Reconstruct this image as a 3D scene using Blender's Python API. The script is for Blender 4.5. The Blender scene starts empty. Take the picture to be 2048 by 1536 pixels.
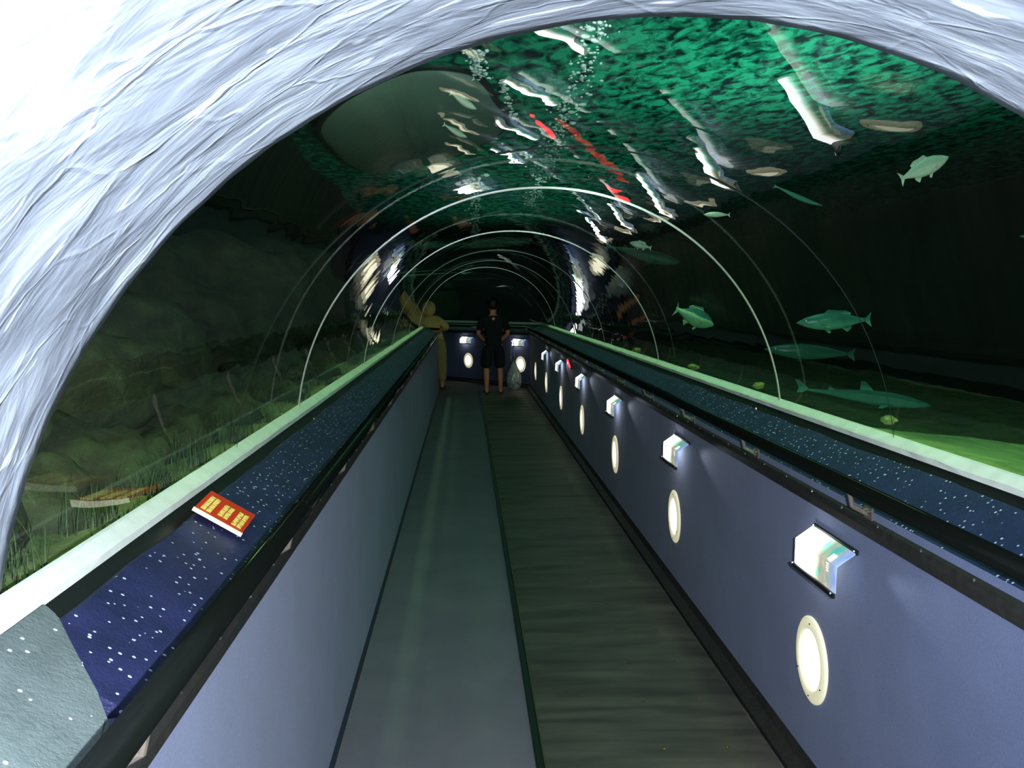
import bpy, bmesh, math, random
from mathutils import Vector, Matrix, noise
random.seed(7)
C = bpy.context.scene.collection
scn = bpy.context.scene
PI = math.pi
rad = math.radians

# ---------------------------------------------------------------- camera
F_PX = 1976.75
cd = bpy.data.cameras.new('camera')
cam = bpy.data.objects.new('camera', cd)
C.objects.link(cam)
cd.sensor_fit = 'HORIZONTAL'
cd.sensor_width = 36.0
cd.lens = F_PX / 2048 * 36.0
cd.clip_start = 0.02
fw = Vector((0.04585099, 0.99513431, -0.08720888))
rt = Vector((0.99887273, -0.0467462, -0.0082497))
up = Vector((0.01228624, 0.08673231, 0.99615589))
M = Matrix.Identity(4)
for i in range(3):
    M[i][0] = rt[i]; M[i][1] = up[i]; M[i][2] = -fw[i]
M[0][3], M[1][3], M[2][3] = 0.0, 0.0, 1.65
cam.matrix_world = M
scn.camera = cam

# ---------------------------------------------------------------- world, exposure
w = bpy.data.worlds.new('world'); scn.world = w; w.use_nodes = True
w.node_tree.nodes['Background'].inputs[0].default_value = (0.10, 0.16, 0.20, 1)
w.node_tree.nodes['Background'].inputs[1].default_value = 0.012
scn.view_settings.view_transform = 'Standard'
scn.view_settings.look = 'None'
scn.view_settings.gamma = 1.0
scn.view_settings.exposure = 0.0
scn.cycles.max_bounces = 8
scn.cycles.transparent_max_bounces = 24
scn.cycles.sample_clamp_indirect = 6.0

# ---------------------------------------------------------------- large lights
def light(name, kind, loc, energy, color=(1, 1, 1), size=0.1, size_y=None, aim=None, spot=None, blend=0.6, parent=None):
    d = bpy.data.lights.new(name, kind)
    d.energy = energy; d.color = color
    if kind == 'AREA':
        d.size = size
        if size_y: d.shape = 'RECTANGLE'; d.size_y = size_y
    else:
        d.shadow_soft_size = size
    if kind == 'SPOT':
        d.spot_size = rad(spot or 60); d.spot_blend = blend
    o = bpy.data.objects.new(name, d); C.objects.link(o)
    o.location = loc
    if aim is not None:
        v = Vector(aim) - Vector(loc)
        o.rotation_euler = v.to_track_quat('-Z', 'Y').to_euler()
    if parent: o.parent = parent
    return o

# the flash of the photographer's camera
light('camera_flash', 'SPOT', (0.13, 0.0, 1.67), 430, (0.79, 0.90, 1.0), 0.012, aim=(-0.40, 3.0, 1.46), spot=128, blend=0.75)
# lamps over the tank, above the water surface
light('tank_lamp', 'AREA', (1.6, 4.9, 4.0), 66, (0.62, 1.0, 0.80), 0.9, 2.8, aim=(1.6, 4.9, 2.85))
light('tank_lamp', 'AREA', (0.7, 11.5, 4.1), 48, (0.62, 1.0, 0.80), 1.2, 8.0, aim=(0.7, 11.5, 2.85))
# unseen green fills added under water to brighten the sea bed
light('bed_fill', 'SPOT', (2.6, 2.4, 2.5), 75, (0.35, 1.0, 0.35), 0.10, aim=(2.1, 3.6, 1.0), spot=85, blend=0.8)
light('bed_fill', 'SPOT', (3.3, 6.5, 2.6), 2.5, (0.25, 1.0, 0.55), 0.15, aim=(2.1, 6.0, 1.2), spot=75, blend=0.9)
light('bed_fill', 'SPOT', (-1.15, 2.2, 2.5), 13, (0.55, 1.0, 0.30), 0.10, aim=(-1.0, 2.5, 1.0), spot=110, blend=0.9)
for x_, e_ in ((1.44, 11), (-0.76, 10)):
    l_ = light('strip_fill', 'AREA', (x_, 9.3, 2.72), e_, (0.55, 1.0, 0.42), 0.12, 14.0, aim=(x_, 9.3001, 1.1))  # unseen fill added to brighten the pale strips
    l_.rotation_euler = (0, 0, 0); l_.data.spread = rad(30)
light('oval_fill', 'SPOT', (-1.15, 4.3, 1.75), 45, (0.70, 1.0, 0.80), 0.10, aim=(-0.4, 7.2, 2.8), spot=70, blend=0.9)  # unseen fill added to lighten the grey-green shape
light('surface_fill', 'SPOT', (0.9, 2.2, 2.45), 260, (0.72, 1.0, 0.92), 0.05, aim=(0.6, 9.0, 2.85), spot=46, blend=0.8)  # unseen fill added to light the glitter beads
light('surface_fill', 'SPOT', (0.5, 8.5, 2.5), 160, (0.62, 1.0, 0.85), 0.05, aim=(0.2, 16.0, 2.85), spot=40, blend=0.8)  # second unseen fill, added for the farther beads
light('end_fill', 'AREA', (0.0, 22.0, 2.7), 8, (0.30, 1.0, 0.55), 3.0, 2.0, aim=(0.0, 22.0, 1.0))  # unseen fill added to lift the dark far end

# ---------------------------------------------------------------- helpers
def tag(o, label=None, cat=None, group=None, kind=None):
    if label: o['label'] = label
    if cat: o['category'] = cat
    if group: o['group'] = group
    if kind: o['kind'] = kind
    return o

def empty(name, loc=(0, 0, 0), rz=0.0):
    o = bpy.data.objects.new(name, None); C.objects.link(o)
    o.empty_display_size = 0.1
    o.location = loc; o.rotation_euler = (0, 0, rz)
    return o

def mesh(name, verts, faces, mat, parent=None, smooth=False):
    me = bpy.data.meshes.new(name)
    me.from_pydata([tuple(v) for v in verts], [], faces)
    me.update()
    if smooth:
        for p in me.polygons: p.use_smooth = True
    o = bpy.data.objects.new(name, me); C.objects.link(o)
    if mat: me.materials.append(mat)
    if parent: o.parent = parent
    return o

def bmobj(name, bm, mat, parent=None, smooth=False, autosmooth=None):
    bmesh.ops.recalc_face_normals(bm, faces=bm.faces)
    me = bpy.data.meshes.new(name); bm.to_mesh(me); bm.free()
    if smooth:
        for p in me.polygons: p.use_smooth = True
    o = bpy.data.objects.new(name, me); C.objects.link(o)
    if mat: me.materials.append(mat)
    if parent: o.parent = parent
    return o

def add_box(bm, c, s, rot=None, bev=0.0):
    r = bmesh.ops.create_cube(bm, size=1.0)
    vs = r['verts']
    for v in vs: v.co = Vector((v.co.x*s[0], v.co.y*s[1], v.co.z*s[2]))
    if bev > 0:
        es = list({e for v in vs for e in v.link_edges})
        g = bmesh.ops.bevel(bm, geom=es, offset=bev, segments=2, affect='EDGES')
        vs = list({v for f in g['faces'] for v in f.verts} | {v for v in vs if v.is_valid})
    for v in vs:
        if rot: v.co = rot @ v.co
        v.co += Vector(c)

def add_cyl(bm, a, b, r, seg=16, r2=None, caps=True):
    a = Vector(a); b = Vector(b); d = b - a
    q = d.to_track_quat('Z', 'Y').to_matrix()
    g = bmesh.ops.create_cone(bm, cap_ends=caps, segments=seg, radius1=r, radius2=r if r2 is None else r2, depth=d.length)
    for v in g['verts']: v.co = q @ v.co + (a + b)/2

def offset_path(path, off):
    """offset a 2-D polyline to its right by off, mitred"""
    out = []
    n = len(path)
    for i in range(n):
        ds = []
        if i > 0: ds.append((Vector(path[i]) - Vector(path[i-1])).normalized())
        if i < n-1: ds.append((Vector(path[i+1]) - Vector(path[i])).normalized())
        ns = [Vector((d.y, -d.x)) for d in ds]
        m = sum(ns, Vector((0, 0))).normalized()
        k = off / max(0.2, m.dot(ns[0]))
        out.append(Vector(path[i]) + m*k)
    return out

def densify(path, step):
    out = [Vector(path[0])]
    for a, b in zip(path[:-1], path[1:]):
        a = Vector(a); b = Vector(b)
        n = max(1, int((b-a).length/step))
        for k in range(1, n+1): out.append(a.lerp(b, k/n))
    return out

def sweep(name, path, prof, mat, parent=None, side=1, step=None, smooth=False, jitter=None):
    """sweep a closed profile of (offset, z) along path; side -1 offsets to the left"""
    if step: path = densify(path, step)
    cols = [offset_path(path, side*o) for o, z in prof]
    n = len(path); m = len(prof)
    vs, fs = [], []
    for i in range(n):
        for j in range(m):
            p = cols[j][i]; z = prof[j][1]
            v = Vector((p.x, p.y, z))
            if jitter: v += jitter(v, j)
            vs.append(v)
    for i in range(n-1):
        for j in range(m):
            a = i*m+j; b = i*m+(j+1) % m
            fs.append((a, b, b+m, a+m))
    fs.append(tuple(range(m))); fs.append(tuple((n-1)*m + j for j in range(m))[::-1])
    bm = bmesh.new()
    bv = [bm.verts.new(v) for v in vs]
    for f in fs: bm.faces.new([bv[k] for k in f])
    return bmobj(name, bm, mat, parent, smooth)

def copy_tree(o, parent=None):
    c = o.copy(); C.objects.link(c); c.parent = parent
    for ch in list(o.children): copy_tree(ch, c)
    return c

# ---------------------------------------------------------------- materials
def new_mat(name):
    m = bpy.data.materials.new(name); m.use_nodes = True
    nt = m.node_tree
    return m, nt, nt.nodes['Principled BSDF']

def N(nt, t, **kw):
    n = nt.nodes.new(t)
    for k, v in kw.items(): setattr(n, k, v)
    return n

def coords(nt, scale=(1, 1, 1), rot=(0, 0, 0)):
    tc = N(nt, 'ShaderNodeTexCoord'); mp = N(nt, 'ShaderNodeMapping')
    mp.inputs['Scale'].default_value = scale; mp.inputs['Rotation'].default_value = rot
    nt.links.new(tc.outputs['Object'], mp.inputs[0])
    return mp.outputs[0]

def noise_tex(nt, vec, scale, detail=4, rough=0.6, dist=0.0):
    n = N(nt, 'ShaderNodeTexNoise')
    n.inputs['Scale'].default_value = scale; n.inputs['Detail'].default_value = detail
    n.inputs['Roughness'].default_value = rough; n.inputs['Distortion'].default_value = dist
    nt.links.new(vec, n.inputs['Vector'])
    return n.outputs['Fac']

def ramp(nt, fac, stops):
    r = N(nt, 'ShaderNodeValToRGB')
    while len(r.color_ramp.elements) < len(stops): r.color_ramp.elements.new(0.5)
    for e, (p, c) in zip(r.color_ramp.elements, stops):
        e.position = p; e.color = (*c, 1) if len(c) == 3 else c
    nt.links.new(fac, r.inputs[0])
    return r.outputs[0]

def bump(nt, h, bsdf, strength=0.3, dist=0.01):
    b = N(nt, 'ShaderNodeBump')
    b.inputs['Strength'].default_value = strength; b.inputs['Distance'].default_value = dist
    nt.links.new(h, b.inputs['Height']); nt.links.new(b.outputs[0], bsdf.inputs['Normal'])
    return b

def simple(name, col, rough=0.5, metal=0.0, emit=None, estr=0.0, spec=0.5, var=0.0, vscale=30, bmp=0.0, bscale=60):
    m, nt, b = new_mat(name)
    b.inputs['Base Color'].default_value = (*col, 1)
    b.inputs['Roughness'].default_value = rough
    b.inputs['Metallic'].default_value = metal
    b.inputs['Specular IOR Level'].default_value = spec
    if emit:
        b.inputs['Emission Color'].default_value = (*emit, 1)
        b.inputs['Emission Strength'].default_value = estr
    if var > 0:
        v = noise_tex(nt, coords(nt), vscale)
        c = ramp(nt, v, [(0.3, tuple(x*(1-var) for x in col)), (0.7, tuple(min(1, x*(1+var)) for x in col))])
        nt.links.new(c, b.inputs['Base Color'])
    if bmp > 0:
        bump(nt, noise_tex(nt, coords(nt), bscale), b, bmp, 0.004)
    return m

def carpet(name, c0, c1, scale=260, streak=(1, 1, 1), seams=None, sheen=0.0):
    m, nt, b = new_mat(name)
    f = noise_tex(nt, coords(nt, streak), scale, 3, 0.7)
    g = noise_tex(nt, coords(nt), 3.0, 3, 0.6)
    mx = N(nt, 'ShaderNodeMix', data_type='RGBA')
    mx.inputs[0].default_value = 0.35
    nt.links.new(ramp(nt, f, [(0.3, c0), (0.7, c1)]), mx.inputs[6])
    nt.links.new(ramp(nt, g, [(0.3, c0), (0.7, c1)]), mx.inputs[7])
    nt.links.new(mx.outputs[2], b.inputs['Base Color'])
    b.inputs['Roughness'].default_value = 0.85
    b.inputs['Specular IOR Level'].default_value = 0.25
    b.inputs['Sheen Weight'].default_value = sheen
    bump(nt, f, b, 0.5, 0.002)
    return m

M_wall = carpet('carpet_blue_grey', (0.085, 0.105, 0.215), (0.165, 0.195, 0.345), 240, (1, 1, 0.6), sheen=0.15)
M_floor = carpet('carpet_floor_grey', (0.15, 0.135, 0.155), (0.24, 0.215, 0.25), 300)
M_black = simple('black_rubber', (0.012, 0.012, 0.012), 0.35, bmp=0.1)
M_bumper = simple('dark_rubber_band', (0.030, 0.028, 0.024), 0.6, var=0.3, spec=0.2)
M_rail = simple('black_gloss_rail', (0.004, 0.005, 0.004), 0.12, spec=0.12)
M_steel = simple('bolt_steel', (0.55, 0.52, 0.46), 0.25, 1.0)
M_bracket = simple('bracket_brown', (0.14, 0.11, 0.09), 0.35, var=0.2)
M_bronze = simple('bronze_edge', (0.35, 0.26, 0.14), 0.3, 0.9)
M_copper = simple('copper_screw', (0.55, 0.25, 0.10), 0.35, 1.0)
M_strip = simple('white_sealant', (0.88, 0.90, 0.80), 0.55, var=0.08, vscale=12, bmp=0.3, bscale=30)
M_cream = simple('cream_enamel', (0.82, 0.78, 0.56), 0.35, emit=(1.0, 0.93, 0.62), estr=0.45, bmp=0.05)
M_lens = simple('lamp_lens', (0.9, 0.88, 0.7), 0.3, emit=(1.0, 0.96, 0.72), estr=1.7)

def ledge_mat(name, c0, c1, glint_fleck, rough=0.45, dens=0.10):
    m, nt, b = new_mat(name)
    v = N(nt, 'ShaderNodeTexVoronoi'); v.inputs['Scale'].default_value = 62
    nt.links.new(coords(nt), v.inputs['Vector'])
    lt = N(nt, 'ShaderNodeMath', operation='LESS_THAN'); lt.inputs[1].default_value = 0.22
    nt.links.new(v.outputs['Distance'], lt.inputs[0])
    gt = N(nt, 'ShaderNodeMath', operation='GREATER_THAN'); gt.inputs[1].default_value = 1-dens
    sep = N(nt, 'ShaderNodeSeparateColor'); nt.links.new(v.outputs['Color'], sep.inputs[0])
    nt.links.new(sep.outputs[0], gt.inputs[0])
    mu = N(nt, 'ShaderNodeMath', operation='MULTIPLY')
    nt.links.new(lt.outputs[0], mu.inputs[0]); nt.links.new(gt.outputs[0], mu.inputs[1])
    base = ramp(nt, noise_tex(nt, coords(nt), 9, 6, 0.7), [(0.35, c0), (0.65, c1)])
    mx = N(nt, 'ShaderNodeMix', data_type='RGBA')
    nt.links.new(mu.outputs[0], mx.inputs[0]); nt.links.new(base, mx.inputs[6]); mx.inputs[7].default_value = (*glint_fleck, 1)  # flash glints on the wet ledge put into the base colour as flecks
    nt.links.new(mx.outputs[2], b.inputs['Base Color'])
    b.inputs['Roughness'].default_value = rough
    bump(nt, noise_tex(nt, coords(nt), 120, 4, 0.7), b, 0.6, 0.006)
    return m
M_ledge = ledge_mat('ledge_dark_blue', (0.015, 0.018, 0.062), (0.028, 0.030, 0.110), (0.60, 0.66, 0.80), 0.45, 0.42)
M_cover = ledge_mat('ledge_grey_cover', (0.10, 0.125, 0.12), (0.16, 0.19, 0.185), (0.85, 0.9, 0.9), 0.5, 0.14)

def vault_mat():
    m, nt, b = new_mat('rough_pale_plaster')
    a = noise_tex(nt, coords(nt, (1, 2.4, 1), (0.5, 0.3, 0.2)), 3.2, 4, 0.5, 1.2)
    s1 = noise_tex(nt, coords(nt, (1.3, 4.5, 1.3), (0.3, 0.9, 0.5)), 6.0, 2, 0.5, 1.0)
    streak = ramp(nt, s1, [(0.64, (0, 0, 0)), (0.74, (1, 1, 1))])
    v = N(nt, 'ShaderNodeTexVoronoi', feature='DISTANCE_TO_EDGE'); v.inputs['Scale'].default_value = 3.6
    w1 = noise_tex(nt, coords(nt), 4, 3, 0.5)
    va = N(nt, 'ShaderNodeVectorMath', operation='ADD')
    nt.links.new(coords(nt, (1, 1.8, 1), (0.2, 0.6, 0.3)), va.inputs[0])
    sc = N(nt, 'ShaderNodeVectorMath', operation='SCALE'); sc.inputs[3].default_value = 0.25
    cb = N(nt, 'ShaderNodeCombineXYZ'); nt.links.new(w1, cb.inputs[0]); nt.links.new(w1, cb.inputs[2])
    nt.links.new(cb.outputs[0], sc.inputs[0]); nt.links.new(sc.outputs[0], va.inputs[1]); nt.links.new(va.outputs[0], v.inputs['Vector'])
    crease = ramp(nt, v.outputs['Distance'], [(0.0, (1, 1, 1)), (0.035, (0, 0, 0))])
    base = ramp(nt, a, [(0.32, (0.22, 0.235, 0.28)), (0.52, (0.33, 0.35, 0.41)), (0.72, (0.55, 0.59, 0.66))])
    mx = N(nt, 'ShaderNodeMix', data_type='RGBA'); nt.links.new(streak, mx.inputs[0]); nt.links.new(base, mx.inputs[6]); mx.inputs[7].default_value = (0.92, 0.95, 0.98, 1)
    nt.links.new(mx.outputs[2], b.inputs['Base Color'])
    b.inputs['Roughness'].default_value = 0.42
    ad = N(nt, 'ShaderNodeMath', operation='ADD'); nt.links.new(a, ad.inputs[0])
    m1 = N(nt, 'ShaderNodeMath', operation='MULTIPLY'); m1.inputs[1].default_value = 0.10; nt.links.new(crease, m1.inputs[0]); nt.links.new(m1.outputs[0], ad.inputs[1])
    ad2 = N(nt, 'ShaderNodeMath', operation='ADD'); nt.links.new(ad.outputs[0], ad2.inputs[0])
    m2 = N(nt, 'ShaderNodeMath', operation='MULTIPLY'); m2.inputs[1].default_value = 0.25; nt.links.new(s1, m2.inputs[0]); nt.links.new(m2.outputs[0], ad2.inputs[1])
    bump(nt, ad2.outputs[0], b, 0.6, 0.02)
    return m
M_vault = vault_mat()

def acrylic_mat(name, tint, gain=1.0):
    m = bpy.data.materials.new(name); m.use_nodes = True; nt = m.node_tree
    nt.nodes.clear()
    out = N(nt, 'ShaderNodeOutputMaterial'); mix = N(nt, 'ShaderNodeMixShader')
    tr = N(nt, 'ShaderNodeBsdfTransparent'); tr.inputs[0].default_value = (*tint, 1)
    gl = N(nt, 'ShaderNodeBsdfGlossy'); gl.inputs['Roughness'].default_value = 0.0
    gl.inputs[0].default_value = (1, 1, 1, 1)
    ge = N(nt, 'ShaderNodeNewGeometry')
    dt = N(nt, 'ShaderNodeVectorMath', operation='DOT_PRODUCT')
    nt.links.new(ge.outputs['Incoming'], dt.inputs[0]); nt.links.new(ge.outputs['Normal'], dt.inputs[1])
    ab = N(nt, 'ShaderNodeMath', operation='ABSOLUTE'); nt.links.new(dt.outputs['Value'], ab.inputs[0])
    su = N(nt, 'ShaderNodeMath', operation='SUBTRACT'); su.inputs[0].default_value = 1.0; nt.links.new(ab.outputs[0], su.inputs[1])
    pw = N(nt, 'ShaderNodeMath', operation='POWER'); pw.inputs[1].default_value = 5.0; nt.links.new(su.outputs[0], pw.inputs[0])
    ma = N(nt, 'ShaderNodeMath', operation='MULTIPLY_ADD'); ma.inputs[1].default_value = 0.96*gain; ma.inputs[2].default_value = 0.04*gain
    nt.links.new(pw.outputs[0], ma.inputs[0])
    nt.links.new(ma.outputs[0], mix.inputs[0]); nt.links.new(tr.outputs[0], mix.inputs[1]); nt.links.new(gl.outputs[0], mix.inputs[2])
    # very slight waviness of the cast sheet
    nz = noise_tex(nt, coords(nt), 2.2, 2, 0.5)
    bp = N(nt, 'ShaderNodeBump'); bp.inputs['Strength'].default_value = 0.07; bp.inputs['Distance'].default_value = 0.02
    nt.links.new(nz, bp.inputs['Height']); nt.links.new(bp.outputs[0], gl.inputs['Normal'])
    nt.links.new(mix.outputs[0], out.inputs[0])
    return m
M_acr_in = acrylic_mat('acrylic_inner_face', (0.93, 0.98, 0.96), 0.8)
M_acr_out = acrylic_mat('acrylic_outer_face', (0.90, 0.97, 0.94), 0.35)
M_seam = simple('acrylic_joint', (0.40, 0.43, 0.32), 0.25, spec=0.8)
M_seam2 = simple('acrylic_joint_dull', (0.11, 0.15, 0.11), 0.4)
M_seam3 = simple('acrylic_joint_dark', (0.02, 0.03, 0.025), 0.9, spec=0.05)

def water_mat():
    m = bpy.data.materials.new('rippled_water'); m.use_nodes = True; nt = m.node_tree
    nt.nodes.clear()
    out = N(nt, 'ShaderNodeOutputMaterial'); mix = N(nt, 'ShaderNodeMixShader'); mix.inputs[0].default_value = 0.38
    tl = N(nt, 'ShaderNodeBsdfTranslucent'); rf = N(nt, 'ShaderNodeBsdfRefraction')
    rf.inputs['IOR'].default_value = 1.33; rf.inputs['Roughness'].default_value = 0.03
    rf.inputs[0].default_value = (0.55, 1.0, 0.82, 1)
    n1 = noise_tex(nt, coords(nt, (1.0, 0.50, 1)), 13.0, 5, 0.60, 0.5)
    nt.links.new(ramp(nt, n1, [(0.40, (0.002, 0.020, 0.018)), (0.49, (0.012, 0.20, 0.13)), (0.60, (0.030, 0.42, 0.27))]), tl.inputs[0])
    n2 = noise_tex(nt, coords(nt, (1.0, 0.8, 1)), 9.0, 4, 0.6, 0.4)
    bp = N(nt, 'ShaderNodeBump'); bp.inputs['Strength'].default_value = 1.0; bp.inputs['Distance'].default_value = 0.055
    nt.links.new(n2, bp.inputs['Height']); nt.links.new(bp.outputs[0], rf.inputs['Normal'])
    nt.links.new(tl.outputs[0], mix.inputs[1]); nt.links.new(rf.outputs[0], mix.inputs[2])
    nt.links.new(mix.outputs[0], out.inputs[0])
    return m
M_water = water_mat()
M_tank = simple('tank_wall_dark', (0.010, 0.014, 0.015), 0.8, var=0.4, vscale=1.2)
M_sand = None
def rock_mat(name, c0, c1, c2, sc=5):
    m, nt, b = new_mat(name)
    n = noise_tex(nt, coords(nt), sc, 8, 0.7, 0.5)
    nt.links.new(ramp(nt, n, [(0.32, c0), (0.5, c1), (0.68, c2)]), b.inputs['Base Color'])
    b.inputs['Roughness'].default_value = 0.8
    bump(nt, noise_tex(nt, coords(nt), sc*6, 6, 0.7), b, 0.8, 0.02)
    return m
M_sand = rock_mat('sea_bed_sand', (0.14, 0.16, 0.06), (0.30, 0.32, 0.12), (0.42, 0.44, 0.20), 4)
M_rock = rock_mat('algae_rock', (0.030, 0.028, 0.018), (0.085, 0.075, 0.035), (0.13, 0.16, 0.06), 7)
M_weed = simple('green_weed', (0.09, 0.12, 0.035), 0.6, var=0.4, vscale=20)

# ---------------------------------------------------------------- tunnel shell
RP = [(1.155, -1.2), (1.155, 17.9), (-0.70, 20.45), (-2.4, 22.8)]     # foot of the right wall
LP = [(-0.495, -1.2), (-0.495, 17.4), (-3.6, 21.7)]                  # foot of the left wall
def struct(o): o['kind'] = 'structure'; return o

fl = mesh('floor', [(-0.6, -1.2, 0), (1.25, -1.2, 0), (1.25, 18.0, 0), (-2.5, 23.1, 0), (-3.7, 21.9, 0), (-0.6, 17.4, 0)],
          [(0, 1, 2, 3, 4, 5)], M_floor)
struct(fl)

WP = [(0, 0), (0, 1.03), (0.06, 1.03), (0.06, 0)]
struct(sweep('wall_right', RP, WP, M_wall, side=1))
struct(sweep('wall_left', LP, WP, M_wall, side=-1))

def ledge_j(v, j):
    if j in (1, 2):
        return Vector((0, 0, 0.010*noise.noise(Vector((v.x*2, v.y*3.2, 0)))))
    return Vector((0, 0, 0))
LG = [(0.0, 1.031), (0.165, 1.133), (0.185, 1.123), (0.185, 1.04), (0.10, 1.031)]
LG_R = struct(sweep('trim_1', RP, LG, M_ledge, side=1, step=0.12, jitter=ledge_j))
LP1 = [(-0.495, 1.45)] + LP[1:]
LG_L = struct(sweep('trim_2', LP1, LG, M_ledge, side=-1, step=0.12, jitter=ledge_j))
# grey cover over the near end of the left ledge
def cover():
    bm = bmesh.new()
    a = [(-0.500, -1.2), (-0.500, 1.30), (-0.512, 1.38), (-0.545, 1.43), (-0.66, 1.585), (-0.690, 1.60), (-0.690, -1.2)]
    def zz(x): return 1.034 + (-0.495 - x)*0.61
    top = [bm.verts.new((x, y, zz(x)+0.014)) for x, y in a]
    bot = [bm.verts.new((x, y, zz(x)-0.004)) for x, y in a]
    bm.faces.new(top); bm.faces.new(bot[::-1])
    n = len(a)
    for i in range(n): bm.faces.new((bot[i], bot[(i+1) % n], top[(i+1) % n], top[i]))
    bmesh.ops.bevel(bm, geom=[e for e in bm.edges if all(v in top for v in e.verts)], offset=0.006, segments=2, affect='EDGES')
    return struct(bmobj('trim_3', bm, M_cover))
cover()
# black strip as shade in the gap behind the ledge, then the pale strip that beds the acrylic
GP = [(0.185, 1.06), (0.185, 1.110), (0.215, 1.150), (0.26, 1.150), (0.26, 1.06)]
struct(sweep('shade_strip_1', RP, GP, M_black, side=1))
struct(sweep('shade_strip_2', LP, GP, M_black, side=-1))
def strip_j(v, j):
    if j in (1, 2):
        return Vector((0.004*noise.noise(Vector((v.x, v.y*9, 3))), 0, 0.003*noise.noise(Vector((v.x, v.y*7, 0)))))
    return Vector((0, 0, 0))
SP = [(0.206, 1.150), (0.207, 1.166), (0.212, 1.172), (0.240, 1.192), (0.240, 1.150)]
struct(sweep('trim_6', RP, SP, M_strip, side=1, step=0.1, jitter=strip_j))
struct(sweep('trim_7', LP, SP, M_strip, side=-1, step=0.1, jitter=strip_j))
# skirting on both sides
struct(sweep('baseboard_right', RP, [(-0.060, 0.001), (-0.060, 0.024), (-0.018, 0.045), (-0.001, 0.075), (-0.001, 0.001)], M_bumper, side=1))
struct(sweep('baseboard_left', LP, [(-0.012, 0.001), (-0.012, 0.022), (-0.001, 0.03), (-0.001, 0.001)], simple('skirting_blue', (0.02, 0.025, 0.05), 0.6), side=-1))

# acrylic vault: loft between the two strips
R_IN, ZC = 1.05, 1.07
def stations(o):
    """pairs of left / right springing points, o = outward offset from the wall feet"""
    L = offset_path(LP, -o); R = offset_path(RP, o)
    st = []
    ys = [1.52 + 0.2325*i for i in range(1, 66)]
    st.append((Vector((L[0].x, 1.52)), Vector((R[0].x, 1.52))))
    for y in ys:
        if y < 16.6: st.append((Vector((L[0].x, y)), Vector((R[0].x, y))))
    st.append((Vector((L[0].x, 16.62)), Vector((R[0].x, 16.62))))
    st.append((Vector(L[1]), Vector(R[1])))
    for t in (0.15, 0.3, 0.5, 0.7, 0.85, 1.0):
        st.append((Vector(L[1]).lerp(Vector(L[2]), t*0.62), Vector(R[1]).lerp(Vector(R[2]), t)))
    st.append((Vector(L[2]), Vector(R[3])))
    return st
def arch_pts(a, b, n=64, grow=0.0):
    c = (a+b)/2; h = (b-a)/2; hw = h.length
    R = R_IN + grow
    k = hw/ math.sqrt(R*R - (1.182-ZC)**2)
    th0 = math.asin((1.182-ZC)/R)
    pts = []
    for i in range(n+1):
        th = PI - th0 - (PI - 2*th0)*i/n
        x = math.cos(th)*R*k; z = ZC + math.sin(th)*R
        d = h.normalized()
        pts.append(Vector((c.x + d.x*x, c.y + d.y*x, z)))
    return pts
def vault_surface(name, o, mat, grow, parent=None):
    vs, fs = [], []
    st = stations(o); n = 64
    for a, b in st: vs += arch_pts(a, b, n, grow)
    for i in range(len(st)-1):
        for j in range(n):
            q = i*(n+1)+j
            fs.append((q, q+1, q+n+2, q+n+1))
    return mesh(name, vs, fs, mat, parent, smooth=True)
win = vault_surface('window_1', 0.235, M_acr_in, 0.0); struct(win)
wo = vault_surface('outer_face', 0.295, M_acr_out, 0.06, win)
# clear joints between the acrylic sections
def seam(y, wd, mat, th=0.006, name='joint'):
    L = Vector((-0.495-0.232, y)); R = Vector((1.155+0.232, y))
    inner = arch_pts(L, R, 96, -0.004); outer = arch_pts(L + Vector((-th, 0)), R + Vector((th, 0)), 96, th)
    vs, fs = [], []
    n = 97
    for dy in (-wd/2, wd/2):
        vs += [p + Vector((0, dy, 0)) for p in inner]; vs += [p + Vector((0, dy, 0)) for p in outer]
    for j in range(n-1):
        a, b, c, d = j, n+j, 2*n+j, 3*n+j
        fs += [(a, c, c+1, a+1), (b, b+1, d+1, d), (a, a+1, b+1, b), (c, d, d+1, c+1)]
    return mesh(name, vs, fs, mat, win, smooth=False)
seam(3.13, 0.003, M_seam3, 0.001)
for y, wd, mt in [(4.31, 0.012, M_seam), (7.09, 0.014, M_seam), (9.87, 0.016, M_seam2), (12.65, 0.02, M_seam2), (15.43, 0.024, M_seam)]:
    seam(y, wd, mt)

# the near vault of rough plaster the photographer stands in
def near_vault():
    bm = bmesh.new()
    xc, zc, r0 = 0.323, 1.008, 1.063
    na, ny = 200, 90
    th0, th1 = rad(-2), rad(182)
    grid = []
    for i in range(ny+1):
        y = 1.525 - i*(2.7/ny)
        row = []
        for j in range(na+1):
            th = th0 + (th1-th0)*j/na
            d = Vector((math.cos(th), 0, math.sin(th)))
            p = Vector((xc, y, zc)) + d*r0
            q = Vector((th*2.2 + y*2.0, y*5 - th*2.0, 0))
            dd = 0.006*noise.fractal(q*2.2, 0.8, 2.1, 4)
            if i == 0: dd = 0.002*noise.noise(q*6)
            elif i < 4: dd *= i/4
            row.append(bm.verts.new(p + d*dd))
        grid.append(row)
    orow0 = []; orow1 = []
    for j in range(na+1):
        th = th0 + (th1-th0)*j/na
        d = Vector((math.cos(th), 0, math.sin(th)))
        orow0.append(bm.verts.new(Vector((xc, 1.55, zc)) + d*(r0+0.13)))
        orow1.append(bm.verts.new(Vector((xc, -1.175, zc)) + d*(r0+0.13)))
    rows = [orow1, orow0] + grid
    for a, b in zip(rows[:-1], rows[1:]):
        for j in range(na): bm.faces.new((a[j], a[j+1], b[j+1], b[j]))
    return struct(bmobj('ceiling', bm, M_vault, smooth=True))
near_vault()
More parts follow.
